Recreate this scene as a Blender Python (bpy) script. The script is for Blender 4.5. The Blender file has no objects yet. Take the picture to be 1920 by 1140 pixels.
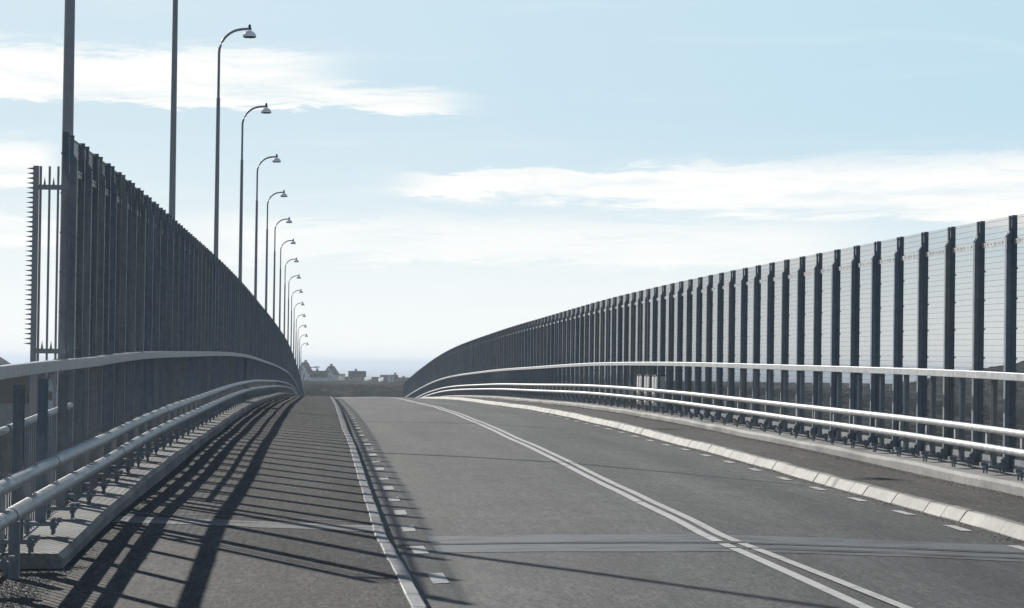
import bpy, math, random
import numpy as np
from mathutils import Matrix, Vector
R_ = random.Random(7)
sc = bpy.context.scene
COL = sc.collection
# ---------------------------------------------------------------- camera, sky, sun, exposure
PITCH, ROLL, YAW = 0.02065, 0.01344, 0.06376
fw = Vector((math.sin(YAW)*math.cos(PITCH), math.cos(YAW)*math.cos(PITCH), math.sin(PITCH)))
rt = Vector((math.cos(YAW), -math.sin(YAW), 0)); up = rt.cross(fw)
r2 = rt*math.cos(ROLL)+up*math.sin(ROLL); u2 = -rt*math.sin(ROLL)+up*math.cos(ROLL)
cam = bpy.data.cameras.new('camera'); cam_o = bpy.data.objects.new('camera', cam); COL.objects.link(cam_o)
M = Matrix.Identity(4)
for i in range(3):
    M[i][0] = r2[i]; M[i][1] = u2[i]; M[i][2] = -fw[i]
cam_o.matrix_world = M
cam.sensor_fit = 'HORIZONTAL'; cam.sensor_width = 36; cam.lens = 36*5500/1920
cam.clip_start = 0.5; cam.clip_end = 300000
sc.camera = cam_o
SUN_EL, SUN_AZ = 25.6, -26.0          # azimuth from +Y, negative to the left
sun = bpy.data.lights.new('sun', 'SUN'); sun.energy = 5.0; sun.angle = math.radians(0.5); sun.color = (1, .95, .87)
sun_o = bpy.data.objects.new('sun', sun); COL.objects.link(sun_o)
e, a = math.radians(SUN_EL), math.radians(SUN_AZ)
sd = Vector((math.sin(a)*math.cos(e), math.cos(a)*math.cos(e), math.sin(e)))
sun_o.rotation_euler = sd.to_track_quat('Z', 'Y').to_euler(); sun_o.location = sd*300
sc.view_settings.view_transform = 'Standard'; sc.view_settings.look = 'None'
sc.view_settings.exposure = 0.0; sc.view_settings.gamma = 1
sc.view_settings.use_curve_mapping = False
sc.cycles.max_bounces = 8; sc.cycles.transparent_max_bounces = 48
sc.cycles.volume_bounces = 1

class V:                                  # a node socket with arithmetic
    def __init__(s, t, k): s.t, s.k = t, k
    def _m(s, op, *o):
        n = s.t.nodes.new('ShaderNodeMath'); n.operation = op
        for i, q in enumerate((s,)+o):
            if isinstance(q, V): s.t.links.new(q.k, n.inputs[i])
            else: n.inputs[i].default_value = q
        return V(s.t, n.outputs[0])
    def __add__(s, o): return s._m('ADD', o)
    def __radd__(s, o): return s._m('ADD', o)
    def __sub__(s, o): return s._m('SUBTRACT', o)
    def __rsub__(s, o): return (s*-1)+o
    def __mul__(s, o): return s._m('MULTIPLY', o)
    def __rmul__(s, o): return s._m('MULTIPLY', o)
    def __truediv__(s, o): return s._m('DIVIDE', o)
    def step(s, a, b, x0=0., x1=1.):
        n = s.t.nodes.new('ShaderNodeMapRange'); n.interpolation_type = 'SMOOTHSTEP'
        s.t.links.new(s.k, n.inputs[0])
        for i, q in enumerate((a, b, x0, x1)):
            if isinstance(q, V): s.t.links.new(q.k, n.inputs[i+1])
            else: n.inputs[i+1].default_value = q
        return V(s.t, n.outputs[0])
def combine(t, *c):
    n = t.nodes.new('ShaderNodeCombineXYZ')
    for i, q in enumerate(c):
        if isinstance(q, V): t.links.new(q.k, n.inputs[i])
        else: n.inputs[i].default_value = q
    return n.outputs[0]
def noise(t, vec, scale=1., detail=4., rough=.55, dist=0.):
    n = t.nodes.new('ShaderNodeTexNoise'); t.links.new(vec, n.inputs['Vector'])
    n.inputs['Scale'].default_value = scale; n.inputs['Detail'].default_value = detail
    n.inputs['Roughness'].default_value = rough; n.inputs['Distortion'].default_value = dist
    return V(t, n.outputs[0])
def mixc(t, f, c1, c2, blend='MIX'):
    n = t.nodes.new('ShaderNodeMix'); n.data_type = 'RGBA'; n.blend_type = blend
    if isinstance(f, V): t.links.new(f.k, n.inputs[0])
    else: n.inputs[0].default_value = f
    for i, c in ((6, c1), (7, c2)):
        if isinstance(c, (tuple, list)): n.inputs[i].default_value = (*c, 1)
        else: t.links.new(c, n.inputs[i])
    return n.outputs[2]

world = bpy.data.worlds.new('World'); sc.world = world; world.use_nodes = True
wt = world.node_tree; wt.nodes.clear()
bg = wt.nodes.new('ShaderNodeBackground'); wo = wt.nodes.new('ShaderNodeOutputWorld')
wt.links.new(bg.outputs[0], wo.inputs[0])
SKY = 0.05
bg.inputs[1].default_value = SKY
sky = wt.nodes.new('ShaderNodeTexSky'); sky.sky_type = 'NISHITA'; sky.sun_disc = False
sky.sun_elevation = e; sky.sun_rotation = a
sky.air_density = 1.0; sky.dust_density = 0.3; sky.ozone_density = 2.0; sky.altitude = 0
tc = wt.nodes.new('ShaderNodeTexCoord')
sp = wt.nodes.new('ShaderNodeSeparateXYZ'); wt.links.new(tc.outputs['Generated'], sp.inputs[0])
dx, dy, dz = (V(wt, sp.outputs[i]) for i in range(3))
az = dx._m('ARCTAN2', dy)*57.2958
el = dz._m('ARCSINE')*57.2958
dsun = (az-SUN_AZ)._m('ABSOLUTE'); dsun = dsun._m('MINIMUM', 360-dsun)
toward = dsun.step(45., 130., 1., .08)                 # the sky is brightest round the sun's side
# thin high cloud drawn out in streaks along the horizon, with three thicker banks
wob = noise(wt, combine(wt, az*.22, el*.8, 3.1), 1., 4., .6)-.5
fine = noise(wt, combine(wt, az*.34+wob*1.4, el*2.8+wob*2.2, 1.7), 1., 9., .68)
wisp = noise(wt, combine(wt, az*.10, el*1.7+wob, 9.2), 1., 5., .55)
def bank(az0, az1, soft, lo, hi, edge, gain):
    top = el.step(hi-edge, hi+edge, 1., 0.); bot = el.step(lo-edge*.6, lo+edge*.6)
    side = az.step(az0-soft, az0+soft)*az.step(az1-soft, az1+soft, 1., 0.)
    return top*bot*side*gain
elw = el+(fine-.5)*1.3
el_keep = el
el = elw
b1 = bank(-60, -.1, 1.5, 5.02, 6.05, .25, 1.0)
b1b = bank(-8, 2.6, 1.2, 4.9, 5.32, .14, .8)
azc = az._m('MAXIMUM', 1.5)._m('MINIMUM', 15.)
b2 = bank(3.0, 60, 3.0, 3.42-azc*.050, 3.50+azc*.048, .30, .88)
b2b = bank(1.6, 9, 1.2, 3.42, 3.80, .10, .75)
b3 = bank(-3, 10.5, 2.0, 1.9, 2.85, .25, .6)
b4 = bank(-60, -5.3, .5, 3.3, 4.15, .25, .9)
b5 = bank(-60, -4.5, 1.0, 2.1, 2.8, .25, .75)
el = el_keep
veil = wisp.step(.5, .8)*.35*el.step(8., 35., 1., .25)
cl = (b1+b1b+b2+b2b+b3+b4+b5+veil)
cl = (cl.step(.12, .8)*.55+cl._m('MINIMUM', 1.)*.45)*toward.step(0., 1., .45, 1.)*(fine.step(.28, .60, .40, 1.0))
glow = el.step(-.4, 5.2, .97, 0.)*toward.step(0., 1., .35, 1.)
W = 1.04/SKY
pale = dsun.step(14., 44., .75, .0)
low = mixc(wt, pale, (.57/SKY, .785/SKY, .92/SKY), (.75/SKY, .875/SKY, .95/SKY))
hue = mixc(wt, el.step(7.5, 26., .90, .0)*toward, sky.outputs[0], low)
c1 = mixc(wt, glow, hue, (1.0/SKY, 1.02/SKY, 1.0/SKY))
c2 = mixc(wt, cl, c1, (W, W*.995, W*.97))
wt.links.new(c2, bg.inputs[0])

# ---------------------------------------------------------------- deck profile (metres, eye at z = 0)
KY = np.array([14, 22, 30, 38, 46, 55, 65, 75, 87, 100, 115, 130, 150, 170, 195, 220, 250, 280, 310, 340, 370, 410.])
KZ = np.array([-1.93, -1.754, -1.604, -1.503, -1.453, -1.422, -1.387, -1.362, -1.362, -1.395, -1.486, -1.588, -1.725, -1.912, -2.175, -2.528, -3.139, -3.921, -4.778, -5.771, -6.865, -8.356])
RY = np.array([14, 20, 24, 28, 32, 36, 40, 45, 50, 55, 60, 66, 72, 80, 88, 96, 105, 115, 125, 140, 155, 170, 200, 240, 300.])
RS = np.array([-.001, -.002, -.003, -.004, -.017, -.059, -.072, -.061, -.051, -.044, -.043, -.042, -.041, -.040, -.039, -.038, -.037, -.035, -.036, -.027, -.015, -.012, -.037, -.007, 0])
_n = len(KY); _h = np.diff(KY); _A = np.zeros((_n, _n)); _b = np.zeros(_n); _A[0, 0] = _A[-1, -1] = 1
for i in range(1, _n-1):
    _A[i, i-1] = _h[i-1]; _A[i, i] = 2*(_h[i-1]+_h[i]); _A[i, i+1] = _h[i]
    _b[i] = 3*((KZ[i+1]-KZ[i])/_h[i]-(KZ[i]-KZ[i-1])/_h[i-1])
_c = np.linalg.solve(_A, _b)
_bb = (KZ[1:]-KZ[:-1])/_h-_h*(2*_c[:-1]+_c[1:])/3; _d = np.diff(_c)/(3*_h)
def zp(y):                                # structural line of the bridge
    if y < 14: return KZ[0]+_bb[0]*(y-14)*.6
    if y > 410: return KZ[-1]-.0385*(y-410)
    i = min(max(int(np.searchsorted(KY, y))-1, 0), _n-2); t = y-KY[i]
    return float(KZ[i]+_bb[i]*t+_c[i]*t*t+_d[i]*t**3)
def zs(y):                                # uneven wearing surface
    w = .005*math.sin(2*math.pi*y/17.3+1.1)+.0025*math.sin(2*math.pi*y/9.1+.4)
    return zp(y)+float(np.interp(y, RY, RS))+w*min(1, max(0, (y-29)/8))
def bend(y):                              # the approach road swings a little before the bridge joint
    return 0.0 if y > 29.3 else (29.3-y)*.0228
def settle(y):                            # the left kerb has crept a little towards the footway
    return float(np.interp(y, [30, 40, 46, 53, 61, 65, 76, 90, 115, 155, 300], [0, -.015, -.022, -.030, -.046, -.088, -.100, -.112, -.110, -.135, -.14]))
kbend = lambda y: bend(y)+settle(y)
Y0, Y1 = 12.0, 520.0
def ys(step=1.0, a=Y0, b=Y1):
    out = []; y = a
    while y < b:
        out.append(y); y += step if y < 130 else step*2.5
    out.append(b); return out

# ---------------------------------------------------------------- materials
def new_mat(name):
    m = bpy.data.materials.new(name); m.use_nodes = True
    t = m.node_tree; t.nodes.clear()
    b = t.nodes.new('ShaderNodeBsdfPrincipled'); o = t.nodes.new('ShaderNodeOutputMaterial')
    t.links.new(b.outputs[0], o.inputs[0])
    return m, t, b
def bump(t, b, h, strength=.3, dist=.01):
    n = t.nodes.new('ShaderNodeBump'); n.inputs['Strength'].default_value = strength; n.inputs['Distance'].default_value = dist
    t.links.new(h.k, n.inputs['Height']); t.links.new(n.outputs[0], b.inputs['Normal'])
def coords(t, kind='Object'):
    c = t.nodes.new('ShaderNodeTexCoord'); return c.outputs[kind]
def geo_pos(t):
    g = t.nodes.new('ShaderNodeNewGeometry'); return g.outputs['Position']
def xyz(t, vec):
    s = t.nodes.new('ShaderNodeSeparateXYZ'); t.links.new(vec, s.inputs[0]); return [V(t, s.outputs[i]) for i in range(3)]
def speckle_mat(name, c1, c2, scale=70, rough=.75, spec=.35, big=.6, dark=.0, bmp=.5, stretch=.06, tracks=False, grit=None, mids=.0):
    m, t, b = new_mat(name); p = geo_pos(t); x, y, z = xyz(t, p)
    f = noise(t, p, scale, 3, .65); g = noise(t, p, scale*.37, 3, .6)
    lg = noise(t, combine(t, x*.9, y*stretch, z), 1., 5, .6)
    patch = noise(t, p, .55, 4, .6)
    mixf = (f.step(.38, .64)*.6+g.step(.36, .66)*.4)
    col = mixc(t, mixf, c1, c2)
    mid = noise(t, combine(t, x*30, y*3.6, z*5), 1., 4, .75); mid2 = noise(t, combine(t, x*9, y*1.3, z), 1., 4, .65)
    tone = lg.step(.3, .7, 1-big*.22, 1+big*.16)*patch.step(.25, .75, .9, 1.1)*mid.step(.3, .7, 1-mids, 1+mids)*mid2.step(.3, .7, 1-mids*.55, 1+mids*.55)
    if tracks:
        ln = (x*(2*math.pi/1.68)+.7)._m('SINE')
        oil = (((x-5.72)*2.6)*((x-5.72)*2.6)*-1)._m('EXPONENT')*.17+(((x-2.25)*2.0)*((x-2.25)*2.0)*-1)._m('EXPONENT')*.11
        drift = noise(t, combine(t, x*.7, y*.10, 5.), 1., 4, .65).step(.3, .65)
        tone = tone*(ln*.05+1)*(1-oil*drift*1.3)*noise(t, combine(t, x*1.3, y*.035, 2.), 1., 3, .6).step(.35, .65, .90, 1.08)
    col = mixc(t, 1., col, combine(t, tone, tone, tone), 'MULTIPLY')
    if grit:
        v = t.nodes.new('ShaderNodeTexVoronoi'); v.inputs['Scale'].default_value = scale*.5; t.links.new(p, v.inputs['Vector'])
        col = mixc(t, V(t, v.outputs['Distance']).step(.10, .16, grit, 0), col, (.42, .41, .39))
    t.links.new(col, b.inputs['Base Color'])
    b.inputs['Roughness'].default_value = rough; b.inputs['Specular IOR Level'].default_value = spec
    bump(t, b, f+g*.8, bmp, .006)
    return m
M_road = speckle_mat('road_asphalt', (.034, .034, .035), (.198, .195, .188), 55, .66, .28, 1.0, bmp=.35, tracks=True, grit=.45, mids=.32)
M_foot = speckle_mat('footway_asphalt', (.024, .024, .025), (.185, .181, .173), 48, .8, .15, 1.0, bmp=.7, grit=.6, mids=.36)
M_gravel = speckle_mat('gritty_shoulder', (.06, .056, .05), (.26, .24, .21), 38, .85, .25, 1.4, bmp=1., grit=.5, mids=.3)
def patch_mat():
    m, t, b = new_mat('worn_joint_seal'); p = geo_pos(t); x, y, z = xyz(t, p)
    n = noise(t, combine(t, x*1.1, y*2.6, z), 1., 6, .68); f = noise(t, p, 60, 3, .65)
    seal = mixc(t, f.step(.35, .65), (.13, .14, .15), (.23, .24, .255))
    bare = mixc(t, f.step(.35, .65), (.05, .05, .05), (.19, .185, .175))
    t.links.new(mixc(t, n.step(.50, .60), seal, bare), b.inputs['Base Color'])
    b.inputs['Roughness'].default_value = .55; b.inputs['Specular IOR Level'].default_value = .35; bump(t, b, f, .3, .005)
    return m
M_patch = patch_mat()
M_conc = speckle_mat('concrete', (.25, .25, .24), (.40, .395, .38), 30, .8, .3, 1.4, bmp=.35, stretch=.5)
M_kerbr = speckle_mat('pale_kerb_stone', (.25, .246, .232), (.40, .395, .37), 40, .7, .35, 1.2, bmp=.3, stretch=.9)
M_kerbl = speckle_mat('grey_kerb_stone', (.30, .305, .31), (.47, .475, .475), 40, .7, .35, 1.4, bmp=.4, stretch=.9)
M_slit = speckle_mat('rubber_seal', (.012, .012, .012), (.03, .03, .03), 60, .7, .3)
M_pebble = speckle_mat('pebbles', (.10, .095, .085), (.34, .32, .29), 25, .85, .3, bmp=.3)
def paint_mat():
    m, t, b = new_mat('worn_road_paint'); p = geo_pos(t)
    w = noise(t, p, 45, 4, .7); w2 = noise(t, p, 3.5, 4, .65)
    k = (w*.6+w2*.4).step(.36, .46)
    t.links.new(mixc(t, k, (.14, .14, .135), mixc(t, w2, (.56, .555, .53), (.72, .715, .69))), b.inputs['Base Color'])
    b.inputs['Roughness'].default_value = .6; bump(t, b, w, .3, .004)
    return m
M_paint = paint_mat()
def steel_mat(name, c1, c2, metal=.35, rough=.42, spangle=9., streak=True, vary=False):
    m, t, b = new_mat(name); p = geo_pos(t); x, y, z = xyz(t, p)
    n1 = noise(t, p, spangle, 5, .65); n2 = noise(t, combine(t, x*14, y*14, z*1.1), 1., 4, .6)
    f = n1*.55+n2*.45 if streak else n1
    col = mixc(t, f.step(.32, .68), c1, c2)
    if vary:
        oi = t.nodes.new('ShaderNodeObjectInfo'); rn = V(t, oi.outputs['Random'])
        col = mixc(t, 1., col, mixc(t, rn, (.86, .95, 1.08), (1.02, 1.02, .99)), 'MULTIPLY')
    t.links.new(col, b.inputs['Base Color']); b.inputs['Metallic'].default_value = metal
    t.links.new(n1.step(.3, .7, rough-.08, rough+.14).k, b.inputs['Roughness'])
    bump(t, b, noise(t, p, 60, 2, .5), .06, .003)
    return m
M_galv = steel_mat('galvanised_steel', (.36, .375, .39), (.62, .63, .635), .26, .47, 6.)
M_post = steel_mat('weathered_galvanised', (.19, .21, .23), (.32, .335, .35), .15, .5, vary=True)
M_pole = steel_mat('dull_lamp_pole', (.46, .45, .46), (.58, .57, .575), .05, .55)
M_dark = steel_mat('dark_bolts', (.05, .052, .055), (.12, .12, .12), .3, .6)
M_cap = steel_mat('lamp_shade_enamel', (.50, .50, .54), (.62, .62, .66), .0, .3, streak=False)
def opal_mat():
    m, t, b = new_mat('opal_lamp_shade'); o = [n for n in t.nodes if n.type == 'OUTPUT_MATERIAL'][0]
    b.inputs['Base Color'].default_value = (.76, .80, .88, 1); b.inputs['Roughness'].default_value = .25
    tl = t.nodes.new('ShaderNodeBsdfTranslucent'); tl.inputs[0].default_value = (.80, .87, .97, 1)
    mx = t.nodes.new('ShaderNodeMixShader'); mx.inputs[0].default_value = .85
    t.links.new(b.outputs[0], mx.inputs[1]); t.links.new(tl.outputs[0], mx.inputs[2]); t.links.new(mx.outputs[0], o.inputs[0])
    return m
M_opal = opal_mat()
M_cab = steel_mat('pale_cabinet_paint', (.60, .61, .60), (.70, .71, .70), .0, .45)
def flat_mat(name, c1, c2, scale=3., rough=.7, spec=.3, metal=0.):
    m, t, b = new_mat(name); p = geo_pos(t); n = noise(t, p, scale, 4, .6)
    t.links.new(mixc(t, n.step(.3, .7), c1, c2), b.inputs['Base Color'])
    b.inputs['Roughness'].default_value = rough; b.inputs['Specular IOR Level'].default_value = spec; b.inputs['Metallic'].default_value = metal
    bump(t, b, n, .2, .01)
    return m
M_wallw = flat_mat('white_boards', (.80, .81, .81), (.88, .88, .87), 1.2)
M_wallr = flat_mat('falu_red_boards', (.20, .06, .045), (.28, .09, .065), 1.2)
M_wally = flat_mat('grey_boards', (.32, .32, .32), (.42, .42, .41), 1.2)
M_roofd = flat_mat('dark_roof_tiles', (.030, .024, .026), (.055, .044, .045), 1.5)
M_roofr = flat_mat('brown_roof_tiles', (.055, .034, .032), (.09, .058, .052), 1.5)
M_roofs = flat_mat('sheet_metal_roof', (.80, .81, .82), (.88, .89, .90), .8, .42, .5, .9)
M_brick = flat_mat('chimney_brick', (.14, .09, .08), (.22, .15, .13), 6.)
M_pane = flat_mat('window_pane', (.02, .025, .03), (.05, .06, .07), 2., .08, .6)
M_wire = flat_mat('pane_wires', (.15, .17, .18), (.23, .25, .26), 20., .55)
def terrain_mat():
    m, t, b = new_mat('granite_and_heath'); p = geo_pos(t); x, y, z = xyz(t, p)
    n1 = noise(t, combine(t, x*.030, y*.010, z*.12), 1., 7, .62); n2 = noise(t, combine(t, x*.16, y*.06, z*.5), 1., 5, .65)
    rock = mixc(t, n2.step(.35, .65), (.026, .026, .027), (.080, .076, .074))
    heath = mixc(t, n2.step(.3, .7), (.008, .011, .008), (.022, .023, .015))
    k = (n1*.6+n2*.4).step(.50, .60)
    t.links.new(mixc(t, k, heath, rock), b.inputs['Base Color']); b.inputs['Roughness'].default_value = .9
    b.inputs['Specular IOR Level'].default_value = 0.; bump(t, b, n2+n1, 1., 3.)
    return m
M_terr = terrain_mat()
def sea_mat():
    m, t, b = new_mat('sea_water'); p = geo_pos(t); x, y, z = xyz(t, p)
    b.inputs['Base Color'].default_value = (.03, .055, .08, 1); b.inputs['Roughness'].default_value = .22; b.inputs['IOR'].default_value = 1.33
    n = noise(t, combine(t, x*.06, y*.06, 0.), 1., 8, .7); bump(t, b, n, .6, 3.)
    return m
M_sea = sea_mat()

# ---------------------------------------------------------------- mesh helpers
class MB:
    def __init__(s): s.v = []; s.f = []; s.sm = []
    def quadbox(s, p):                     # 8 corners: bottom 4 ccw, top 4 ccw
        k = len(s.v); s.v += [tuple(q) for q in p]
        for q in ((3, 2, 1, 0), (4, 5, 6, 7), (0, 1, 5, 4), (1, 2, 6, 5), (2, 3, 7, 6), (3, 0, 4, 7)):
            s.f.append(tuple(k+i for i in q)); s.sm.append(False)
        return s
    def box(s, x0, x1, y0, y1, z0, z1, tilt=0.):      # tilt: rise of z along y
        d = tilt*(y1-y0)
        return s.quadbox([(x0, y0, z0), (x1, y0, z0), (x1, y1, z0+d), (x0, y1, z0+d), (x0, y0, z1), (x1, y0, z1), (x1, y1, z1+d), (x0, y1, z1+d)])
    def ring(s, pts, radii, n=12, caps=True, smooth=True):   # tube through points
        k0 = len(s.v); P = [Vector(p) for p in pts]
        for i, p in enumerate(P):
            d = (P[min(i+1, len(P)-1)]-P[max(i-1, 0)]).normalized()
            a = Vector((0, 0, 1)) if abs(d.z) < .9 else Vector((1, 0, 0))
            u = d.cross(a).normalized(); w = u.cross(d)
            r = radii[i] if isinstance(radii, (list, tuple)) else radii
            for j in range(n):
                t = 2*math.pi*j/n; s.v.append(tuple(p+u*(r*math.cos(t))+w*(r*math.sin(t))))
        for i in range(len(P)-1):
            for j in range(n):
                s.f.append((k0+i*n+j, k0+i*n+(j+1) % n, k0+(i+1)*n+(j+1) % n, k0+(i+1)*n+j)); s.sm.append(smooth)
        if caps:
            for q, rev in ((k0, True), (k0+(len(P)-1)*n, False)):   # own vertices: the end caps stay crisp
                k1 = len(s.v); s.v += s.v[q:q+n]
                s.f.append(tuple(range(k1, k1+n))[::-1] if rev else tuple(range(k1, k1+n))); s.sm.append(False)
        return s
    def prism(s, prof, y0, y1, zf=None):   # profile in x,z swept along y (zf gives z at y)
        k = len(s.v); n = len(prof)
        for y in (y0, y1):
            z = zf(y) if zf else 0
            s.v += [(x, y, q+z) for x, q in prof]
        for j in range(n):
            s.f.append((k+j, k+n+j, k+n+(j+1) % n, k+(j+1) % n)); s.sm.append(False)
        s.f.append(tuple(range(k, k+n))); s.f.append(tuple(range(k+2*n-1, k+n-1, -1))); s.sm += [False, False]
        return s
    def mesh(s, name, mats):
        me = bpy.data.meshes.new(name); me.from_pydata(s.v, [], s.f)
        for m in (mats if isinstance(mats, (list, tuple)) else [mats]): me.materials.append(m)
        me.polygons.foreach_set('use_smooth', s.sm); me.update()
        return me
def put(name, me, parent=None, loc=(0, 0, 0), rot=None):   # loc in world terms
    o = bpy.data.objects.new(name, me); COL.objects.link(o)
    o.location = loc
    if parent is not None:
        o.parent = parent; q = Vector(loc)-root_loc(parent); o.location = q
    if rot: o.rotation_euler = rot
    return o
def root_loc(o):
    l = Vector(o.location)
    while o.parent: o = o.parent; l += Vector(o.location)
    return l
def build(name, mb, mats, parent=None, loc=(0, 0, 0), rot=None, **props):
    """mb is in coordinates relative to loc"""
    o = put(name, mb.mesh(name, mats), parent, loc, rot)
    for k, v in props.items(): o[k] = v
    return o
def thing(name, loc, label, cat, group=None, rotz=0):
    o = bpy.data.objects.new(name, None); COL.objects.link(o); o.location = loc; o.rotation_euler = (0, 0, rotz)
    o.empty_display_size = .3; tag(o, label, cat, group); return o
def tag(o, label, cat, group=None):
    o['label'] = label; o['category'] = cat
    if group: o['group'] = group
def sheet(name, xs_h, mats, rows, zf, parent=None, thick=.0, xshift=None, lift=0., smooth=True):
    """strip of surface: xs_h list of (x, height above zf)"""
    mb = MB(); n = len(xs_h)
    for y in rows:
        z = zf(y); dxs = xshift(y) if xshift else 0
        mb.v += [(x+dxs, y, z+h+lift) for x, h in xs_h]
    for i in range(len(rows)-1):
        for j in range(n-1):
            k = i*n+j; mb.f.append((k, k+1, k+n+1, k+n)); mb.sm.append(smooth)
    return build(name, mb, mats, parent)

# ---------------------------------------------------------------- numpy noise for terrain
def vnoise(x, y, seed=0):
    xi = np.floor(x).astype(np.int64); yi = np.floor(y).astype(np.int64); fx = x-xi; fy = y-yi
    fx = fx*fx*(3-2*fx); fy = fy*fy*(3-2*fy)
    def hsh(a, b):
        q = (a*374761393+b*668265263+seed*2147483647) & 0xffffffff
        q = ((q ^ (q >> 13))*1274126177) & 0xffffffff
        return ((q ^ (q >> 16)) & 0xffff)/65535.
    return (hsh(xi, yi)*(1-fx)+hsh(xi+1, yi)*fx)*(1-fy)+(hsh(xi, yi+1)*(1-fx)+hsh(xi+1, yi+1)*fx)*fy
def fbm(x, y, o=5, seed=0):
    s = 0; a = .5; 
    for i in range(o): s = s+a*vnoise(x, y, seed+i); x = x*2.03; y = y*2.03; a *= .5
    return s
def sst(a, b, x):
    t = np.clip((x-a)/(b-a), 0, 1); return t*t*(3-2*t)
SEA_Z = -42.
def ground(X, Y):
    X = np.asarray(X, float); Y = np.asarray(Y, float)
    n = fbm(X*.012, Y*.012, 6, 3); n2 = fbm(X*.05, Y*.05, 4, 11); ridg = 1-np.abs(2*fbm(X*.02, Y*.008, 5, 21)-1)
    plate = -17.5+8.*sst(520, 1500, Y)+(n-.5)*6+(n2-.5)*2.2+(ridg-.6)*3
    plate = plate+1.6*sst(1500, 1800, Y)
    crag = 1-np.abs(2*fbm(X*.05, Y*.045, 4, 41)-1); plate = plate+(crag-.62)*7*sst(440, 600, Y)*(.5+n)
    cap = np.where(Y < 1560, -.0071*Y-.2, -.0071*1560-.2+(Y-1560)*.030); cap = np.minimum(cap, -.0048*Y)
    plate = cap-np.log1p(np.exp(-(plate-cap)*.8))/.8*1.0
    vill = np.exp(-((X-15)/60)**2)*sst(1480, 1540, Y)*sst(1790, 1680, Y)
    plate = plate*(1-vill)+(-9.9)*vill
    h = SEA_Z-4+(plate-SEA_Z+4)*sst(430, 540, Y+(n-.5)*60)*sst(2150, 1850, Y+(n-.5)*120)
    hillr = 14.5*np.exp(-((X-285)/66)**2-((Y-980)/260)**2)*(.6+.8*n)
    hilll = 20*np.exp(-((X+226)/26)**2-((Y-1880)/160)**2)*(.75+.5*n)
    h = h+hillr+hilll
    left = (-13+(n-.5)*8+(n2-.5)*2)*1.0
    kl = sst(-14, -30, X)*sst(640, 420, Y)
    h = h*(1-kl)+left*kl
    near = -2.55-.30*np.maximum(0, Y-26)-.16*np.maximum(0, -X-5)-.2*np.maximum(0, X-13)+(n2-.5)*.5
    near = np.maximum(near, SEA_Z-2)
    kn = sst(60, 34, Y)*sst(60, 20, np.abs(X-4))
    return np.maximum(h*(1-kn)+np.minimum(near, -2.35)*kn, SEA_Z-6)

# ---------------------------------------------------------------- ground, sea
th = np.concatenate([np.linspace(-.62, -.17, 60), np.linspace(-.168, .30, 330), np.linspace(.31, .75, 60)]); rr = np.concatenate([np.linspace(9, 60, 30), np.geomspace(63, 540, 90), np.linspace(545, 1950, 330), np.geomspace(1960, 2600, 30)])
TH, RR = np.meshgrid(th, rr); XX = RR*np.sin(TH); YY = RR*np.cos(TH); ZZ = ground(XX, YY)
ny, nx = XX.shape
tv = np.stack([XX.ravel(), YY.ravel(), ZZ.ravel()], 1)
idx = np.arange(ny*nx).reshape(ny, nx)
tf = np.stack([idx[:-1, :-1].ravel(), idx[:-1, 1:].ravel(), idx[1:, 1:].ravel(), idx[1:, :-1].ravel()], 1)
me = bpy.data.meshes.new('terrain'); me.from_pydata(tv.tolist(), [], tf.tolist()); me.materials.append(M_terr)
me.polygons.foreach_set('use_smooth', [True]*len(me.polygons)); me.update()
terr = put('terrain', me); terr['kind'] = 'structure'
SR = 110000.
mb = MB(); rad = [0.1]+list(np.geomspace(30, SR, 26)); k = 96
for r in rad:
    for j in range(k): mb.v.append((r*math.sin(2*math.pi*j/k), r*math.cos(2*math.pi*j/k), SEA_Z))
for i in range(len(rad)-1):
    for j in range(k): mb.f.append((i*k+j, (i+1)*k+j, (i+1)*k+(j+1) % k, i*k+(j+1) % k)); mb.sm.append(True)
build('sea', mb, M_sea, kind='structure')

# ---------------------------------------------------------------- carriageway, footways, plinths
KL, KR, CLX = .636, 7.40, 3.96
road = sheet('road', [(KL-.2, -.195), (1.2, -.17), (2.4, -.125), (CLX, -.086), (5.4, -.10), (6.6, -.12), (KR-.1, -.135)], M_road, ys(), zs, xshift=bend); road['kind'] = 'structure'
PLx, PRx = -2.13, 8.80
fl = sheet('footway', [(-6.0, -.20), (-3.4, -.05), (PLx-.1, -.03), (-1.0, -.045), (KL-.10, -.078)], M_foot, ys(1., Y0, 24.6), zs, xshift=bend); fl['kind'] = 'structure'
fl2 = sheet('footway', [(PLx-.1, -.03), (-1.0, -.045), (KL-.07, -.078)], M_foot, ys(1., 24.6, Y1), zs, xshift=bend); fl2['kind'] = 'structure'
fr_ = sheet('footway', [(KR-.01, -.01), (8.1, -.005), (PRx+.05, .0)], M_foot, ys(), zs, xshift=bend); fr_['kind'] = 'structure'
def plinth(xa, xb, y0, y1, sgn):
    """edge beam with a chamfered inner edge; xa inner, xb outer"""
    rows = ys(1., y0, y1); mb = MB()
    prof = [(xa, -.30), (xa, .062), (xa+sgn*.045, .108), (xb, .118), (xb, -.75), (xa+sgn*.2, -.75)]
    n = len(prof)
    for y in rows:
        z = zp(y)-.02+.008*math.sin(y*.9)
        mb.v += [(x, y, z+h) for x, h in prof]
    for i in range(len(rows)-1):
        for j in range(n):
            k = i*n+j; q = i*n+(j+1) % n
            mb.f.append((k, k+n, q+n, q)); mb.sm.append(False)
    mb.f.append(tuple(range(n))); mb.f.append(tuple(range(len(mb.v)-1, len(mb.v)-n-1, -1))); mb.sm += [False, False]
    return mb
pl = plinth(PLx, -3.42, 24.5, 440, -1)
o = build('plinth', pl, M_conc); o['kind'] = 'structure'
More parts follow.
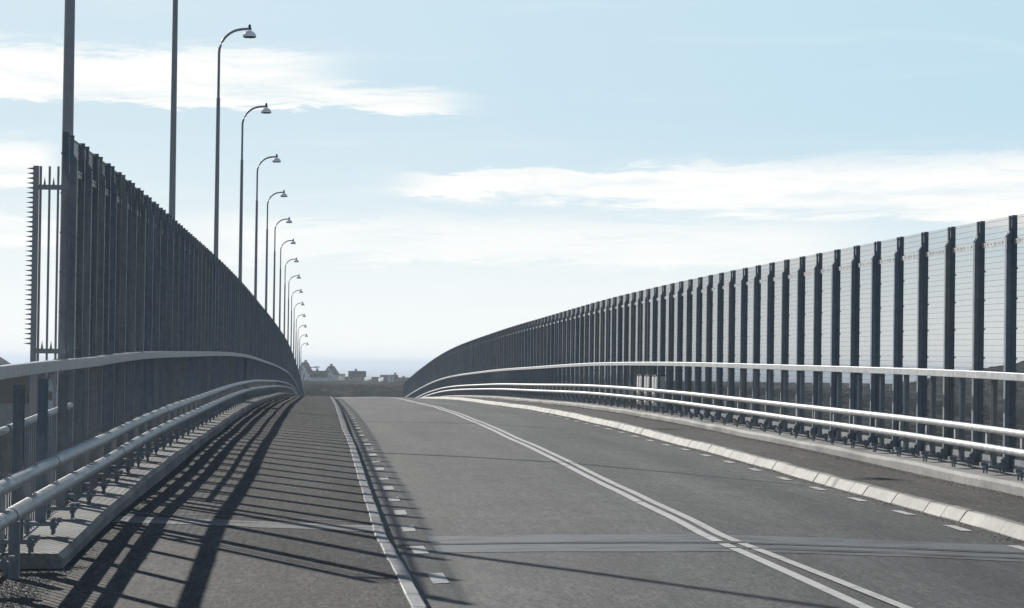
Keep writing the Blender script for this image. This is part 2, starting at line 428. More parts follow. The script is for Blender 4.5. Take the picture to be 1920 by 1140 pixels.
o = build('plinth', plinth(PRx, 9.85, 15., 440, 1), M_conc); o['kind'] = 'structure'
o = build('bridge_deck', MB().box(-3.3, 9.7, 40, 41, -3, -2.8), M_conc); 
bpy.data.objects.remove(o)
rows = ys(4., 30, 440)
dk = sheet('bridge_deck', [(-3.35, -.78), (-2.2, -2.3), (8.6, -2.3), (9.8, -.78)], M_conc, rows, zp); dk['kind'] = 'structure'
# expansion joint
jl = lambda x, dyy: 29.25-.20*(x-KL)+dyy
def band(name, x0, x1, d0, d1, hf, mat, lift, parent, n=14, skew=-.20, yc=29.25, wob=0.):
    mb = MB()
    for i in range(n+1):
        x = x0+(x1-x0)*i/n
        for d in (d0, d1):
            y = yc+skew*(x-KL)+d+(R_.random()-.5)*wob
            mb.v.append((x+bend(y), y, zs(y)+hf(x)+lift))
    for i in range(n):
        k = 2*i; mb.f.append((k, k+2, k+3, k+1)); mb.sm.append(False)
    return build(name, mb, mat, parent)
XH = [(KL-.02, -.195), (1.2, -.17), (2.4, -.125), (CLX, -.086), (5.4, -.10), (6.6, -.12), (KR-.1, -.135)]
rh = lambda x: float(np.interp(x, [p[0] for p in XH], [p[1] for p in XH]))
fh = lambda x: float(np.interp(x, [PLx-.1, -1., KL-.1], [-.03, -.045, -.078]))
band('joint_seal', KL+.45, KR-.15, -1.05, 1.15, rh, M_patch, .004, road, wob=.10)
band('joint_gap', KL+.05, KR-.12, -.06, .03, rh, M_slit, .012, road, wob=.02)
band('joint_gap', 3.6, KR-.12, -.72, -.66, rh, M_slit, .012, road, wob=.05)
band('joint_seal', PLx+.02, KL-.11, -.55, .35, fh, M_conc, .004, fl2, skew=-.15, yc=30.0, wob=.08)
band('joint_gap', PLx+.02, KL-.11, .0, .03, fh, M_slit, .008, fl2, skew=-.15, yc=30.0, wob=.02)
band('joint_seal', PLx+.02, KL-.11, .72, .80, fh, M_conc, .004, fl2, skew=-.15, yc=30.2, wob=.06)
mb = MB(); xs4 = [.85, 2.4, CLX, 5.4, 7.15]     # low raised table across the carriageway past the crest
rw = [(227, .004), (228.6, .135), (238, .135), (239.6, .004)]
for y, h in rw: mb.v += [(x, y, zs(y)+rh(x)+h) for x in xs4]
for i in range(3):
    for j in range(4): k = i*5+j; mb.f.append((k, k+1, k+6, k+5)); mb.sm.append(False)
build('speed_table', mb, M_kerbr, road)
# ---------------------------------------------------------------- painted lines
def stripe(name, xc, w, ya, yb, parent, step=1.0, xs=lambda y: 0.):
    rows = [ya]; y = ya
    while y+step < yb-.2: y += step if y < 130 else step*2.5; rows.append(min(y, yb))
    if rows[-1] < yb: rows.append(yb)
    mb = MB()
    for y in rows:
        jx = xs(y)+bend(y); z = zs(y)+.008
        for q in (xc-w/2, xc+w/2): mb.v.append((q+jx, y, z+rh(q)))
    for i in range(len(rows)-1): mb.f.append((2*i, 2*i+1, 2*i+3, 2*i+2)); mb.sm.append(True)
    return build(name, mb, M_paint, parent)
cuts = [12, 21.5, 28.5, 28.70, 35.8, 46.5, 75., 110, 160, 240]
for a_, b_ in zip(cuts[:-1], cuts[1:]):
    if b_ == 28.70: continue
    stripe('centre_line', 4.05, .105, a_+.02, b_-.02, road, xs=lambda y: max(0, 29.3-y)*.042)
    stripe('centre_line', 3.875, .105, a_+.05, b_-.05, road, xs=lambda y: max(0, 29.3-y)*.022)
for k in range(70):
    y = 21.2+3.02*k
    if y > 215: break
    stripe('edge_dash', .93, .14, y+.8, y+1.75, road, .5, settle)
    stripe('edge_dash', 6.92, .13, y+.9, y+1.85, road, .5)
# ---------------------------------------------------------------- kerbs
def stones(name_parent, prof, mat, zoff, y_far, bendf):
    root = bpy.data.objects.new(name_parent, None); COL.objects.link(root); root['kind'] = 'structure'; root.location = (0, 0, 0)
    meshes = []
    for v in range(5):
        L = 1.; mb = MB(); rr_ = random.Random(v+len(name_parent))
        n = len(prof); cuts_ = [-.493, -.47, .47, .493]
        for i, yy in enumerate(cuts_):
            ins = .007 if i in (0, 3) else 0
            cx = sum(p[0] for p in prof)/n; cz = sum(p[1] for p in prof)/n
            mb.v += [(x+(cx-x)*ins*6+(rr_.random()-.5)*.006, yy, z+(cz-z)*ins*6+(rr_.random()-.5)*.005) for x, z in prof]
        for i in range(3):
            for j in range(n):
                k = i*n+j; q = i*n+(j+1) % n; mb.f.append((k, k+n, q+n, q)); mb.sm.append(False)
        mb.f.append(tuple(range(n))); mb.f.append(tuple(range(4*n-1, 3*n-1, -1))); mb.sm += [False, False]
        meshes.append(mb.mesh('kerb_stone', mat))
    y = Y0+.5; far = MB()
    while y < y_far:
        sl = (zs(y+.5)-zs(y-.5)); yaw = -(bendf(y+.5)-bendf(y-.5))+(R_.random()-.5)*.008
        loc = (bendf(y)+(R_.random()-.5)*.010, y, zs(y)+zoff+(R_.random()-.5)*.008)
        o = bpy.data.objects.new('kerb_stone', R_.choice(meshes)); COL.objects.link(o); o.parent = root
        o.location = loc; o.rotation_euler = (math.atan(sl), 0, yaw)
        y += 1.0
    while y < 300:
        k = len(far.v); far.prism([(q+bendf(y), w) for q, w in prof], y-.5, y+3.48, lambda q: zs(q)+zoff); y += 4
    f = build('far_kerb_stones', far, mat, root); f['kind'] = 'stuff'
    return root
stones('kerb', [(KL-.118, -.15), (KL-.115, .0), (KL-.105, .006), (KL-.012, .004), (KL, -.006), (KL, -.30), (KL-.11, -.30)], M_kerbl, -.072, 110, kbend)
stones('kerb', [(KR-.17, -.30), (KR-.17, -.125), (KR-.10, -.022), (KR-.08, -.004), (KR, .002), (KR+.005, -.3)], M_kerbr, 0, 125, bend)

# ---------------------------------------------------------------- railings
NB = .0
def rail_post_mesh(sgn, w, h):
    """I section upright; sgn +1: pipes on the -x side (right railing); origin at plinth top"""
    mb = MB(); d = .045
    mb.box(-w, w, -d, -d+.010, .09, h); mb.box(-w, w, d-.010, d, .09, h); mb.box(-.005, .005, -d+.010, d-.010, .09, h)
    return mb
def base_mesh():
    mb = MB(); mb.box(-.155, .155, -.12, .12, .078, .112)
    return mb
def bolts_mesh(sgn):
    mb = MB()
    for x in (-.115, .115):
        for y in (-.08, .08):
            mb.ring([(x, y, 0), (x, y, .145)], .014, 6, smooth=False)
            mb.ring([(x, y, .050), (x, y, .079)], .026, 6, smooth=False); mb.ring([(x, y, .109), (x, y, .130)], .024, 6, smooth=False)
    mb.box(-.165*sgn-.02, -.165*sgn+.02, -.05, .05, .108, .150)
    return mb
def bracket_mesh(sgn):
    mb = MB()
    xa, xb = (-.105, -.036) if sgn > 0 else (.036, .105)
    mb.box(xa, xb, -.006, .006, .27, .66); mb.box(xa-.0, xa+.012, -.04, .04, .36, .55)
    mb.ring([((xa+xb)/2, -.02, .46), ((xa+xb)/2, .02, .46)], .016, 6, smooth=False)
    return mb
def railing(name, xp, xr, xpipe, y0, ya, sgn, label, mat_rail, y_end=352., rp=.052, hr_h=1.432, lift=0., pw=.035, sleeve=.0022):
    root = thing(name, (xp, ya, zp(ya)), label, 'railing')
    pm = rail_post_mesh(sgn, pw, hr_h-.10-.05).mesh('railing_post', M_post); bm = base_mesh().mesh('base_plate', M_post)
    bo = bolts_mesh(sgn).mesh('anchor_bolts', M_post); br = bracket_mesh(sgn).mesh('pipe_bracket', M_galv)
    i = 0
    while True:
        y = ya+2.*i; i += 1
        if y > y_end: break
        p = put('railing_post', pm, root, (xp, y, zp(y)+.10))
        p.rotation_euler = (R_.uniform(-.004, .004), R_.uniform(-.004, .004), R_.uniform(-.03, .03))
        if y < 150:
            put('base_plate', bm, p, (xp, y, zp(y)+.10)); q_ = put('anchor_bolts', bo, p, (xp, y, zp(y)+.10)); q_['kind'] = 'stuff'; put('pipe_bracket', br, p, (xp, y, zp(y)+.10))
    # handrail and pipes in 6 m lengths
    hgt = {'handrail': hr_h, 'upper': .705, 'lower': .455}; zq = lambda q: zp(q)+max(0, 32-q)*lift
    y = y0; sec = 0
    while y < y_end:
        yb = y+6.; g = .009; rows = [y+g, y+2, y+4, yb-g]
        mb = MB(); k = 0
        prof = [(-.05, -.046), (-.044, -.052), (.044, -.052), (.05, -.046), (.05, .044), (.042, .052), (-.042, .052), (-.05, .044)]
        n = len(prof); org = (xr, y, zp(y))
        for q in rows: mb.v += [(a, q-y, b+zq(q)-zp(y)+hgt['handrail']) for a, b in prof]
        for r in range(3):
            for j in range(n): mb.f.append((r*n+j, (r+1)*n+j, (r+1)*n+(j+1) % n, r*n+(j+1) % n)); mb.sm.append(False)
        mb.f.append(tuple(range(n))); mb.f.append(tuple(range(4*n-1, 3*n-1, -1))); mb.sm += [False, False]
        for q in (y+.2, y+5.8): mb.box(-.045, .045, q-y-.10, q-y+.10, hgt['handrail']+.051+zq(q)-zp(y), hgt['handrail']+.060+zq(q)-zp(y))
        hr = build('handrail', mb, mat_rail, root, org)
        if y < 70: build('splice_sleeve', MB().box(-.042, .042, -.2, .2, hgt['handrail']-.045+zq(y)-zp(y), hgt['handrail']+.045+zq(y)-zp(y)), M_dark, hr, (xr, y, zp(y)))
        for nm, off in (('upper', 3.5), ('lower', 0.)):
            ya_, yb_ = y+off, yb+off
            mb = MB(); q4 = [ya_+g, ya_+2, ya_+4, yb_-g]
            mb.ring([(0, q-ya_, zq(q)-zp(ya_)+hgt[nm]) for q in q4], rp+(sleeve if int(round((ya_-y0)/3)) % 4 == 0 or R_.random() < .3 else 0), 16)
            if ya_ < 110:
                for q in np.arange(ya+2*math.ceil((ya_-ya)/2), yb_-.1, 2.):
                    mb.ring([(0, q-ya_, zq(q)-zp(ya_)+hgt[nm]+rp-.01), (0, q-ya_, zq(q)-zp(ya_)+hgt[nm]+rp+.016)], .016, 6, smooth=False)
            pr = build('pipe_rail', mb, mat_rail, root, (xpipe, ya_, zp(ya_)))
            if ya_ < 70:
                build('splice_sleeve', MB().ring([(0, -.15, hgt[nm]-.002+zq(ya_)-zp(ya_)), (0, .15, hgt[nm]+zq(ya_)-zp(ya_))], rp-.007, 14), M_dark, pr, (xpipe, ya_, zp(ya_)))
        y = yb
    return root
RR_ = railing('bridge_railing', 9.10, 9.05, 9.00, 21.5, 21.4+.0, 1, 'pale steel railing with handrail and two pipes beside the right kerb and footway', M_galv, rp=.048)
RL_ = railing('bridge_railing', -2.50, -2.53, -2.36, 10.5, 18.4, -1, 'galvanised steel railing with two pipe rails along the left footway, in the foreground', M_galv, sleeve=.0058, rp=.058, hr_h=1.535, lift=.009, pw=.042)
# stub post that carries the pipes before the plinth starts
sp_ = MB().box(-.042, .042, -.05, .05, -.12, .42)
build('end_stanchion', sp_, M_post, RL_, (-2.44, 23.6, zp(23.6)))
# barred infill of the approach railing with its own thin top rail
br_root = thing('barred_infill_railing', (-2.64, 16, zp(16)), 'low barred railing with thin round top rail, left edge before the tall screen', 'railing')
y = 15.5
while y < 30.8:
    yb = min(y+3.1, 31.)
    b_ = build('top_rail', MB().ring([(0, .004, 1.10), (0, yb-y-.004, 1.10+zp(yb)-zp(y))], .032, 12), M_galv, br_root, (-2.64, y, zp(y)))
    build('rail_collar', MB().ring([(0, -.05, 1.10), (0, .05, 1.10)], .042, 12), M_post, b_, (-2.64, y, zp(y)))
    y = yb
bar = MB().box(-.007, .007, -.006, .006, .10, 1.07).mesh('baluster', M_post)
y = 15.6; k = 0
while y < 30.9:
    put('baluster', bar, br_root, (-2.64, y, zp(y))); y += .19; k += 1
build('bottom_rail', MB().box(-.02, .02, 0, 15.4, .08, .11, (zp(31)-zp(15.5))/15.5), M_post, br_root, (-2.64, 15.5, zp(15.5)))

# ---------------------------------------------------------------- glass screens
def screen_post_mesh(H, sgn):
    """sgn +1: inner side is -x"""
    mb = MB(); s = sgn
    def bx(xa, xb, y0, y1, z0, z1):
        mb.box(min(s*xa, s*xb), max(s*xa, s*xb), y0, y1, z0, z1)
    # inner channel with its top cut on a slope
    zt0, zt1 = H-.30, H-.17
    xa, xb = sorted((s*-.10, s*-.025)); za, zb = (zt0, zt1) if s > 0 else (zt1, zt0)
    for y0, y1 in ((-.05, -.041), (.041, .05)):
        mb.quadbox([(xa, y0, 0), (xb, y0, 0), (xb, y1, 0), (xa, y1, 0), (xa, y0, za), (xb, y0, zb), (xb, y1, zb), (xa, y1, za)])
    bx(-.10, -.091, -.041, .041, 0, zt0-.01)
    bx(-.062, -.028, -.03, .03, H-.30, H-(.01 if s > 0 else .05))
    # outer clamp piece
    bx(-.015, .055, -.03, -.02, .02, H); bx(-.015, .055, .02, .03, .02, H); bx(-.015, -.005, -.02, .02, .02, H)
    bx(-.066, .060, -.012, .012, H-.055, H-.035)
    z = .3
    while z < H-.15:
        mb.ring([(s*.052, -.03, z), (s*.070, -.03, z)], .012, 5, smooth=False); z += .42
    return mb
def post_foot(sgn):
    mb = MB(); mb.box(-.12, .12, -.09, .09, 0, .022)
    for x in (-.09, .09):
        for y in (-.065, .065): mb.ring([(x, y, .02), (x, y, .06)], .016, 6, smooth=False)
    mb.box(min(-sgn*.135, -sgn*.10), max(-sgn*.135, -sgn*.10), -.02, .02, .02, .16)
    return mb
def screen(name, xg, ya, H, sgn, label, y_end, near_wires):
    root = thing(name, (xg, ya, zp(ya)), label, 'mesh screen')
    pm = screen_post_mesh(H-(.10 if sgn > 0 else .085), sgn).mesh('screen_post', M_post); ft = post_foot(sgn).mesh('post_foot', M_post)
    i = 0
    while True:
        y = ya+2.*i; z = zp(y)+.10
        if y > y_end: break
        p = put('screen_post', pm, root, (xg-sgn*.02, y, z)); p.rotation_euler = (R_.uniform(-.002, .002), 0, R_.uniform(-.02, .02))
        if y < 120: put('post_foot', ft, p, (xg-sgn*.02, y, z+.001))
        sl = (zp(y+2)-zp(y))/2; t0, t1 = .052, 1.948
        xq = xg
        w = MB(); r = .0016; zz = .14
        while zz < H-.12:
            w.box(-r, r, t0-.02, t1+.02, zz-.0021+sl*t0, zz+.0021+sl*t0, sl); zz += .0845
        q = t0+.02
        while q < t1+.03:
            w.box(-r*2.9, -r*.9, q-r, q+r, .10+sl*q, H-.103+sl*q); q += .056 if sgn > 0 else .05
        gp = build('mesh_panel', w, M_wire, root, (xq, y, z), kind='stuff')
        if sgn < 0: build('top_strip', MB().box(-.006, .006, t0-.03, t1+.03, H-.125, H-.108, sl), M_post, gp, (xq, y, z))
        st = MB(); st.box(min(-sgn*.012, -sgn*.022), max(-sgn*.012, -sgn*.022), t0-.04, t1+.01, H-.505, H-.43, sl)
        cs = build('clamp_strip', st, M_galv, gp, (xq, y, z))
        if y < 75:
            ho = MB()
            for q in np.arange(t0+.06, t1, .24):
                ho.box(min(-sgn*.022, -sgn*.027), max(-sgn*.022, -sgn*.027), q-.012, q+.012, H-.47+sl*(q-t0), H-.45+sl*(q-t0))
            build('strip_rivets', ho, M_dark, gp, (xq, y, z), kind='stuff')
            lo = MB().box(min(-sgn*.012, -sgn*.022), max(-sgn*.012, -sgn*.022), t0, t1, .05, .17, sl)
            build('bottom_strip', lo, M_post, gp, (xq, y, z))
        i += 1
    return root
screen('mesh_screen', 9.57, 22.3, 3.66, 1, 'long wire mesh screen with dark steel posts along the right side of the bridge', 352., 100)
screen('mesh_screen', -2.76, 31.3, 3.97, -1, 'tall wire mesh screen with dark steel posts rising behind the left railing', 430., 60)

# conduit behind the left screen
cd = MB(); rows = ys(4., 37.2, 350); cd.ring([(0, y-37.2, zp(y)-zp(37.2)) for y in rows], .035, 8)
o = build('service_pipe', cd, M_pole, None, (-2.92, 37.2, zp(37.2)+1.64)); tag(o, 'thin service pipe running behind the left mesh screen', 'pipe')
# ---------------------------------------------------------------- spiked barrier at the end of the left screen
yb = 31.1; zb = 0.
sp_root = thing('spiked_barrier', (-3.04, yb, zp(yb)), 'spiked steel climbing barrier at the near end of the left screen, against bright sky', 'barrier')
bx0, bz0 = -3.04, zp(yb)
def ix(px): return (px-603.5)/5500*yb
def iz(py): return (675-py)/5500*yb
xs_ = [ix(58), ix(68)]
ep = build('end_plate', MB().box(ix(59)-bx0, ix(69)-bx0, -.035, .035, 0.15, iz(317)-bz0), M_pole, sp_root, (bx0, yb, bz0))
for i in range(37):
    z = iz(322+i*9.05)
    m_ = MB(); xa = ix(58.5)-bx0; n0 = len(m_.v)
    m_.v += [(xa, -.010, z-bz0-.012), (xa, .010, z-bz0-.012), (xa, .010, z-bz0+.012), (xa, -.010, z-bz0+.012), (xa-.075, 0, z-bz0)]
    m_.f += [(0, 1, 2, 3), (0, 3, 4), (3, 2, 4), (2, 1, 4), (1, 0, 4)]; m_.sm += [False]*5
    build('spike', m_, M_pole, ep, (bx0, yb, bz0))
for px, w in ((72, 2.2), (88.5, 2), (104.5, 2)):
    build('upright_bar', MB().box(ix(px-w)-bx0, ix(px+w)-bx0, -.012, .012, .2, iz(317)-bz0), M_pole, sp_root, (bx0, yb+.03, bz0))
for py in (356, 661):
    cb = build('cross_bar', MB().box(ix(69)-bx0, ix(124)-bx0, -.02, .02, iz(py+5)-bz0, iz(py-4)-bz0), M_pole, sp_root, (bx0, yb, bz0))
    for px in (80, 96.5, 112.5):
        m_ = MB(); x = ix(px)-bx0; z = iz(py-4)-bz0
        m_.v += [(x-.013, -.01, z), (x+.013, -.01, z), (x+.013, .01, z), (x-.013, .01, z), (x, 0, z+.088)]
        m_.f += [(3, 2, 1, 0), (0, 1, 4), (1, 2, 4), (2, 3, 4), (3, 0, 4)]; m_.sm += [False]*5
        build('spike', m_, M_pole, cb, (bx0, yb, bz0))
# ---------------------------------------------------------------- lamps
def lamp_meshes():
    lo = MB(); lo.ring([(0, 0, 0), (0, 0, .9), (0, 0, 9.15), (0, 0, 9.2)], [.088, .083, .056, .060], 14)
    hi = MB(); pts = [(0, 0, 9.2), (0, 0, 10.55)]
    for t in np.linspace(.12, 1, 9):
        an = t*math.radians(84); pts.append((.72*(1-math.cos(an)), 0, 10.55+.72*math.sin(an)))
    pts.append((.90, 0, 11.29))
    hi.ring(pts, [.042]+[.040]*(len(pts)-1), 10)
    hd = MB()
    prof = [(.0, .02), (.045, .02), (.05, -.03), (.10, -.05), (.15, -.09), (.19, -.15), (.207, -.22), (.200, -.225)]
    n = 18
    for r, z in prof:
        for j in range(n): hd.v.append((.90+r*math.cos(2*math.pi*j/n), r*math.sin(2*math.pi*j/n), 11.26+z))
    for i in range(len(prof)-1):
        for j in range(n):
            hd.f.append((i*n+j, i*n+(j+1) % n, (i+1)*n+(j+1) % n, (i+1)*n+j)); hd.sm.append(True)
    bl = MB(); bl.ring([(.90, 0, 11.02), (.90, 0, 11.055)], [.17, .196], 16)
    fi = MB(); fi.ring([(.90, 0, 11.26), (.90, 0, 11.40), (.90, 0, 11.42)], [.045, .04, .02], 8); fi.box(.84, .96, -.03, .03, 11.255, 11.30)
    return lo, hi, hd, bl, fi
lo, hi, hd, bl, fi = lamp_meshes()
LM = [lo.mesh('lower_pole', M_pole), hi.mesh('curved_arm', M_pole), hd.mesh('lamp_shade', M_opal), bl.mesh('lamp_lens', M_pane), fi.mesh('lamp_fitting', M_dark)]
ORD = ['nearest', 'second', 'third', 'fourth', 'fifth', 'sixth', 'seventh', 'eighth', 'ninth', 'tenth', 'eleventh', 'twelfth', 'thirteenth', 'fourteenth', 'fifteenth', 'sixteenth']
def lamp_label(k):
    if k == 0: return 'thickest grey lamp pole at the near end of the left screen, top out of view'
    if k == 1: return 'second lamp pole from the camera, rising out of view behind the left screen'
    if k == 2: return 'largest street lamp whose white bell shade is in view, third pole from the camera'
    return f'{ORD[k]} street lamp from the camera with bell shade on curved arm, behind the left screen'
for k in range(16):
    y = 37.16+25.337*k; x = -3.26
    root = thing('street_lamp', (x, y, zp(y)), lamp_label(k), 'street lamp', 'street lamps in a row along the left side of the bridge')
    rz = R_.uniform(-.06, .06)
    p0 = put('lower_pole', LM[0], root, (x, y, zp(y))); 
    arm = put('curved_arm', LM[1], root, (x, y, zp(y)), (0, 0, rz))
    sh = put('lamp_shade', LM[2], root, (x, y, zp(y)), (0, 0, rz))
    put('lamp_lens', LM[3], sh, (x, y, zp(y))); put('lamp_fitting', LM[4], root, (x, y, zp(y)), (0, 0, rz))
for i, (x, y, top, lab) in enumerate(((-3.25, 478, -.85, 'nearer of two modern lamps with flat head on long arm past the bridge'), (-3.15, 512, -2.2, 'farther and lower of two modern flat-headed lamps past the bridge'))):
    zb = zp(y)-.5; h = top-zb
    root = thing('road_lamp', (x, y, zb), lab, 'street lamp', 'modern lamps past the far end of the bridge')
    pts = [(0, 0, 0), (0, 0, h-1.3)]
    for t in np.linspace(.2, 1, 6):
        an = t*math.pi/2*.95; pts.append((.0+1.2*(1-math.cos(an)), 0, h-1.3+1.25*math.sin(an)))
    build('curved_pole', MB().ring(pts+[(1.7, 0, h+.02)], [.12]+[.07]*7+[.06], 8), M_pole, root, (x, y, zb))
    build('flat_head', MB().ring([(1.7, 0, h), (2.0, 0, h+.02), (2.6, 0, h+.03)], [.08, .12, .06], 8), M_pole, root, (x, y, zb))
# ---------------------------------------------------------------- cabinets
def cabinet(x0, x1, y0, y1, z0, z1, lab, legs=True, sgn=1, mat=M_cab):
    zc = zp(y0); root = thing('equipment_cabinet', (x0, y0, zc), lab, 'cabinet')
    w, d = x1-x0, y1-y0
    build('cabinet_body', MB().quadbox([(0, .12, z0), (w, .12, z0), (w, d, z0), (0, d, z0), (0, 0, z1), (w, 0, z1), (w, d, z1), (0, d, z1)]), mat, root, (x0, y0, zc))
    build('cabinet_lid', MB().box(-.03, w+.03, -.06, d+.03, z1+.001, z1+.03), M_dark, root, (x0, y0, zc))
    if legs: [build('cabinet_leg', MB().box(q, q+.04, .15, .2, .1, z0-.002), M_post, root, (x0, y0, zc)) for q in (.02, w-.06)]
    xf = -.012 if sgn > 0 else w+.002
    build('cabinet_door', MB().box(xf, xf+.010, .16, d-.08, z0+.06, z1-.06), mat, root, (x0, y0, zc))
for k, lab in enumerate(('nearest of three pale cabinets behind the right pipe rails', 'middle one of three pale cabinets behind the right pipe rails', 'farthest of three pale cabinets behind the right pipe rails')):
    cabinet(9.19, 9.42, 80.6+2.0*k, 81.9+2.0*k, .25, 1.10, lab)
cabinet(-3.50, -3.10, 92.2, 94.6, .15, 1.85, 'dark cabinet fixed outside the left screen, shading the footway', False, 1, M_pole)

# ---------------------------------------------------------------- houses on the far island
def px(x, y): return (x-604)/5500*y
def house(x0, x1, zbase, zeave, zridge, Y, dep, axis, label, mw, mr, gambrel=False, chim=.5, wins=(), rz=0., name='house', over=.35):
    """axis 'x': ridge across the view; 'y': gable towards the camera"""
    cx, w = (x0+x1)/2, (x1-x0); root = thing(name, (cx, Y, zbase), label, 'house', None, rz)
    he, hr = zeave-zbase, zridge-zbase; d = dep
    half, leng = (d/2, w/2) if axis == 'x' else (w/2, d/2)
    def T(a, b, z): return (b, a, z) if axis == 'x' else (a, b, z)
    if gambrel: pr = [(-half, he), (-half*.62, he+(hr-he)*.62), (0, hr), (half*.62, he+(hr-he)*.62), (half, he)]
    else: pr = [(-half, he), (0, hr), (half, he)]
    sec = [(-half, -3.)]+pr+[(half, -3.)]
    mb = MB(); n = len(sec)
    for b in (-leng, leng): mb.v += [T(a, b, z) for a, z in sec]
    mb.f += [tuple(range(n)), tuple(range(2*n-1, n-1, -1))]; mb.sm += [False]*2
    for j in range(n): mb.f.append((j, n+j, n+(j+1) % n, (j+1) % n)); mb.sm.append(False)
    build('wall', mb, mw, root, (cx, Y, zbase))
    rf = MB(); t = .22; o = over
    for i in range(len(pr)-1):
        (a0, z0), (a1, z1) = pr[i], pr[i+1]
        if i == 0: sl = (z1-z0)/(a1-a0); a0 -= o; z0 -= o*sl
        if i == len(pr)-2: sl = (z1-z0)/(a1-a0); a1 += o; z1 += o*sl
        L = leng+o
        rf.quadbox([T(a0, -L, z0+.03), T(a1, -L, z1+.03), T(a1, L, z1+.03), T(a0, L, z0+.03), T(a0, -L, z0+t), T(a1, -L, z1+t), T(a1, L, z1+t), T(a0, L, z0+t)])
    roof = build('roof', rf, mr, root, (cx, Y, zbase))
    if chim is not None:
        c = T(0, (chim*2-1)*leng, 0); build('chimney', MB().box(c[0]-.6, c[0]+.6, c[1]-.4, c[1]+.4, hr-.9, hr+1.25).box(c[0]-.7, c[0]+.7, c[1]-.5, c[1]+.5, hr+1.25, hr+1.4), M_brick, roof, (cx, Y, zbase))
    yf = -(d/2)-.03
    for wx, wz, ww, wh in wins:
        f = build('window', MB().box(wx-ww/2, wx+ww/2, yf-.05, yf+.1, wz, wz+wh), M_wallw if mw is not M_wallw else M_wally, root, (cx, Y, zbase))
        build('pane', MB().box(wx-ww/2+.1, wx+ww/2-.1, yf-.09, yf-.051, wz+.1, wz+wh-.1), M_pane, f, (cx, Y, zbase))
    return root
def pz(y, Y, xx=650): return (676.6+.01344*(xx-330)-y)/5500*Y
Yh = 1600.
house(px(558, Yh), px(580, Yh), pz(713, Yh), pz(701, Yh), pz(682.5, Yh), Yh, 8.5, 'y', 'white gabled house partly hidden behind the left screen and last lamps', M_wallw, M_roofd, False, .6, ((-1.4, 1.0, 1., 1.3), (1.2, 1.0, 1., 1.3), (0, 4.4, 1., 1.3)), math.radians(-20))
house(px(580, 1560), px(611, 1560), pz(713, 1560), pz(708.5, 1560), pz(698, 1560), 1560., 7., 'x', 'low house with broad dark roof between two white gabled houses', M_wallw, M_roofd, False, .38, ((-2, .8, 1., 1.), (2, .8, 1., 1.)))
h3 = house(px(607.5, Yh), px(628.5, Yh), pz(713, Yh), pz(703, Yh), pz(689, Yh), Yh, 7.6, 'y', 'white gabled house with wide chimney, clear of the left screen', M_wallw, M_roofd, False, .5, ((-1.5, .9, 1., 1.3), (1.3, .9, 1., 1.3), (0., 3.6, 1.1, 1.3)), math.radians(-24))
house(px(633, 1610), px(643, 1610), pz(713, 1610), pz(706, 1610), pz(703, 1610), 1610., 6., 'x', 'small white annex joined to right of the white gabled house', M_wallw, M_roofd, False, None)
house(px(651, 1590), px(682, 1590), pz(714, 1590), pz(707, 1590), pz(697.5, 1590), 1590., 8., 'x', 'dark house with plain brown roof and one chimney, centre of the far shore', M_wally, M_roofr, False, .42, ((-3, .5, 1., 1.1), (2.6, .5, 1., 1.1)))
house(px(711, 1590), px(742, 1590), pz(718, 1590), pz(711, 1590), pz(704, 1590), 1590., 8., 'x', 'dark-roofed house behind a white gabled bay, right of the far shore', M_wally, M_roofd, False, .86, ())
house(px(725, 1570), px(735.5, 1570), pz(719, 1570), pz(706.5, 1570), pz(703, 1570), 1570., 4., 'y', 'narrow white gabled bay with one window in front of dark roof', M_wallw, M_roofd, False, None, ((.0, 1.9+.3, .9, 1.),))
house(px(747, 1585), px(768, 1585), pz(720, 1585), pz(715, 1585), pz(709.5, 1585), 1585., 7., 'x', 'red house with pale roof beside the far end of the right screen', M_wallr, M_roofr, False, .3, ())
def shed(x0, x1, y0, y1, Y, label):
    xa, xb, z0, z1 = px(x0, Y), px(x1, Y), pz(y1, Y), pz(y0, Y); cx = (xa+xb)/2; w = xb-xa
    root = thing('shed', (cx, Y, z0), label, 'shed')
    build('wall', MB().quadbox([(-w/2, 0, -3), (w/2, 0, -3), (w/2, 3, -3), (-w/2, 3, -3), (-w/2, 0, 0), (w/2, 0, .5), (w/2, 3, 1.6), (-w/2, 3, 1.1)]), M_wally, root, (cx, Y, z0))
    f = lambda x, y: .30*(z1-z0)+.52*(x+w/2)*.55+.45*y
    q = [(-w/2-.2, -.4), (w/2+.2, -.4), (w/2+.2, 3.2), (-w/2-.2, 3.2)]
    build('roof', MB().quadbox([(x, y, f(x, y)) for x, y in q]+[(x, y, f(x, y)+.12) for x, y in q]), M_roofs, root, (cx, Y, z0))
shed(681, 693, 710, 715.5, 1540, 'left of two sheds with gleaming metal roof, right of the brown-roofed house')
shed(707, 715, 711, 717, 1540, 'right of two sheds with gleaming metal roof, before the dark-roofed house')
# brown house seen below the handrail at the far left
Yl = 520.
hl = house(px(-70, Yl), px(122, Yl), pz(792, Yl), pz(760, Yl), pz(695, Yl), Yl, 13., 'x', 'large house with dark brown roof seen through the left railing', M_wally, M_roofr, False, None, ())
house(px(90, Yl-9), px(107, Yl-9), pz(792, Yl-9), pz(733, Yl-9), pz(714, Yl-9), Yl-9, 4., 'y', 'white gabled bay of the brown-roofed house behind the left railing', M_wallw, M_roofr, False, None, ((0., 3.1, .9, 1.6),))
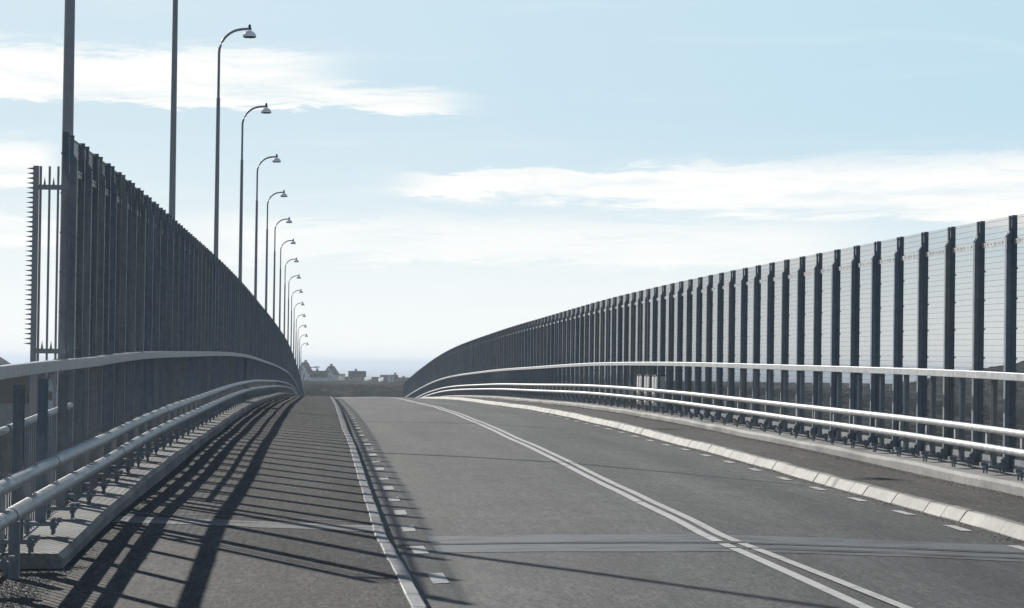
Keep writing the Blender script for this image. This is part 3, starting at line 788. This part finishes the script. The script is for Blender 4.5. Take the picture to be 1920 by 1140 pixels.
# ---------------------------------------------------------------- loose grit
def grit(name, n, fx, fy, hz, mat, smin=.004, smax=.012):
    mb = MB(); rg = random.Random(len(name)+n)
    for _ in range(n):
        y = fy(rg); x = fx(rg, y); s = rg.uniform(smin, smax)*(1+.6*rg.random()**4); z = hz(x, y); k = len(mb.v)
        for q in ((1, 0, 0), (-.5, .87, 0), (-.5, -.87, 0), (0, 0, 1.)):
            mb.v.append((x+q[0]*s*rg.uniform(.7, 1.3), y+q[1]*s*rg.uniform(.7, 1.3), z-.001+q[2]*s*.9))
        mb.f += [(0+k, 1+k, 3+k), (1+k, 2+k, 3+k), (2+k, k, 3+k)]; mb.sm += [False]*3
    o = build(name, mb, mat); o['kind'] = 'stuff'; return o
rfh = lambda x, y: zs(y)+float(np.interp(x, [KR, 8.1, PRx], [-.01, -.005, 0.]))
grit('footway_grit', 5000, lambda r, y: PRx-.01-abs(r.gauss(0, .14)), lambda r: 30+100*r.random()**1.5, rfh, M_pebble, .006, .014)
grit('gutter_grit', 3500, lambda r, y: KR-.2-abs(r.gauss(0, .10))+bend(y), lambda r: 29+90*r.random()**1.5, lambda x, y: zs(y)+rh(min(x, KR-.1)), M_pebble, .005, .012)
grit('kerb_grit', 1600, lambda r, y: KL-.13-abs(r.gauss(0, .07))+bend(y), lambda r: 20+70*r.random()**1.5, lambda x, y: zs(y)+fh(x-bend(y)), M_pebble, .003, .006)
grit('shoulder_gravel', 7000, lambda r, y: (PLx+.1-abs(r.gauss(0, .45))) if y < 24.4 else PLx+.02+abs(r.gauss(0, .09)), lambda r: 19.5+(5.2 if r.random() < .7 else 45)*r.random(),
     lambda x, y: zs(y)+(fh(x) if y > 24.5 else float(np.interp(x, [-6, -3.4, PLx-.1, -1], [-.2, -.05, -.03, -.045]))), M_pebble, .003, .009)
# ---------------------------------------------------------------- haze
hz = MB().box(-SR-500, SR+500, -SR-500, SR+500, SEA_Z-8, 13.5)
hm = bpy.data.materials.new('sea_haze'); hm.use_nodes = True; t = hm.node_tree; t.nodes.clear()
ho_ = t.nodes.new('ShaderNodeOutputMaterial'); pv = t.nodes.new('ShaderNodeVolumePrincipled')
pv.inputs['Color'].default_value = (.76, .86, .98, 1); pv.inputs['Density'].default_value = .00013; pv.inputs['Anisotropy'].default_value = .28
t.links.new(pv.outputs[0], ho_.inputs['Volume'])
o = build('haze', hz, hm); o['kind'] = 'stuff'
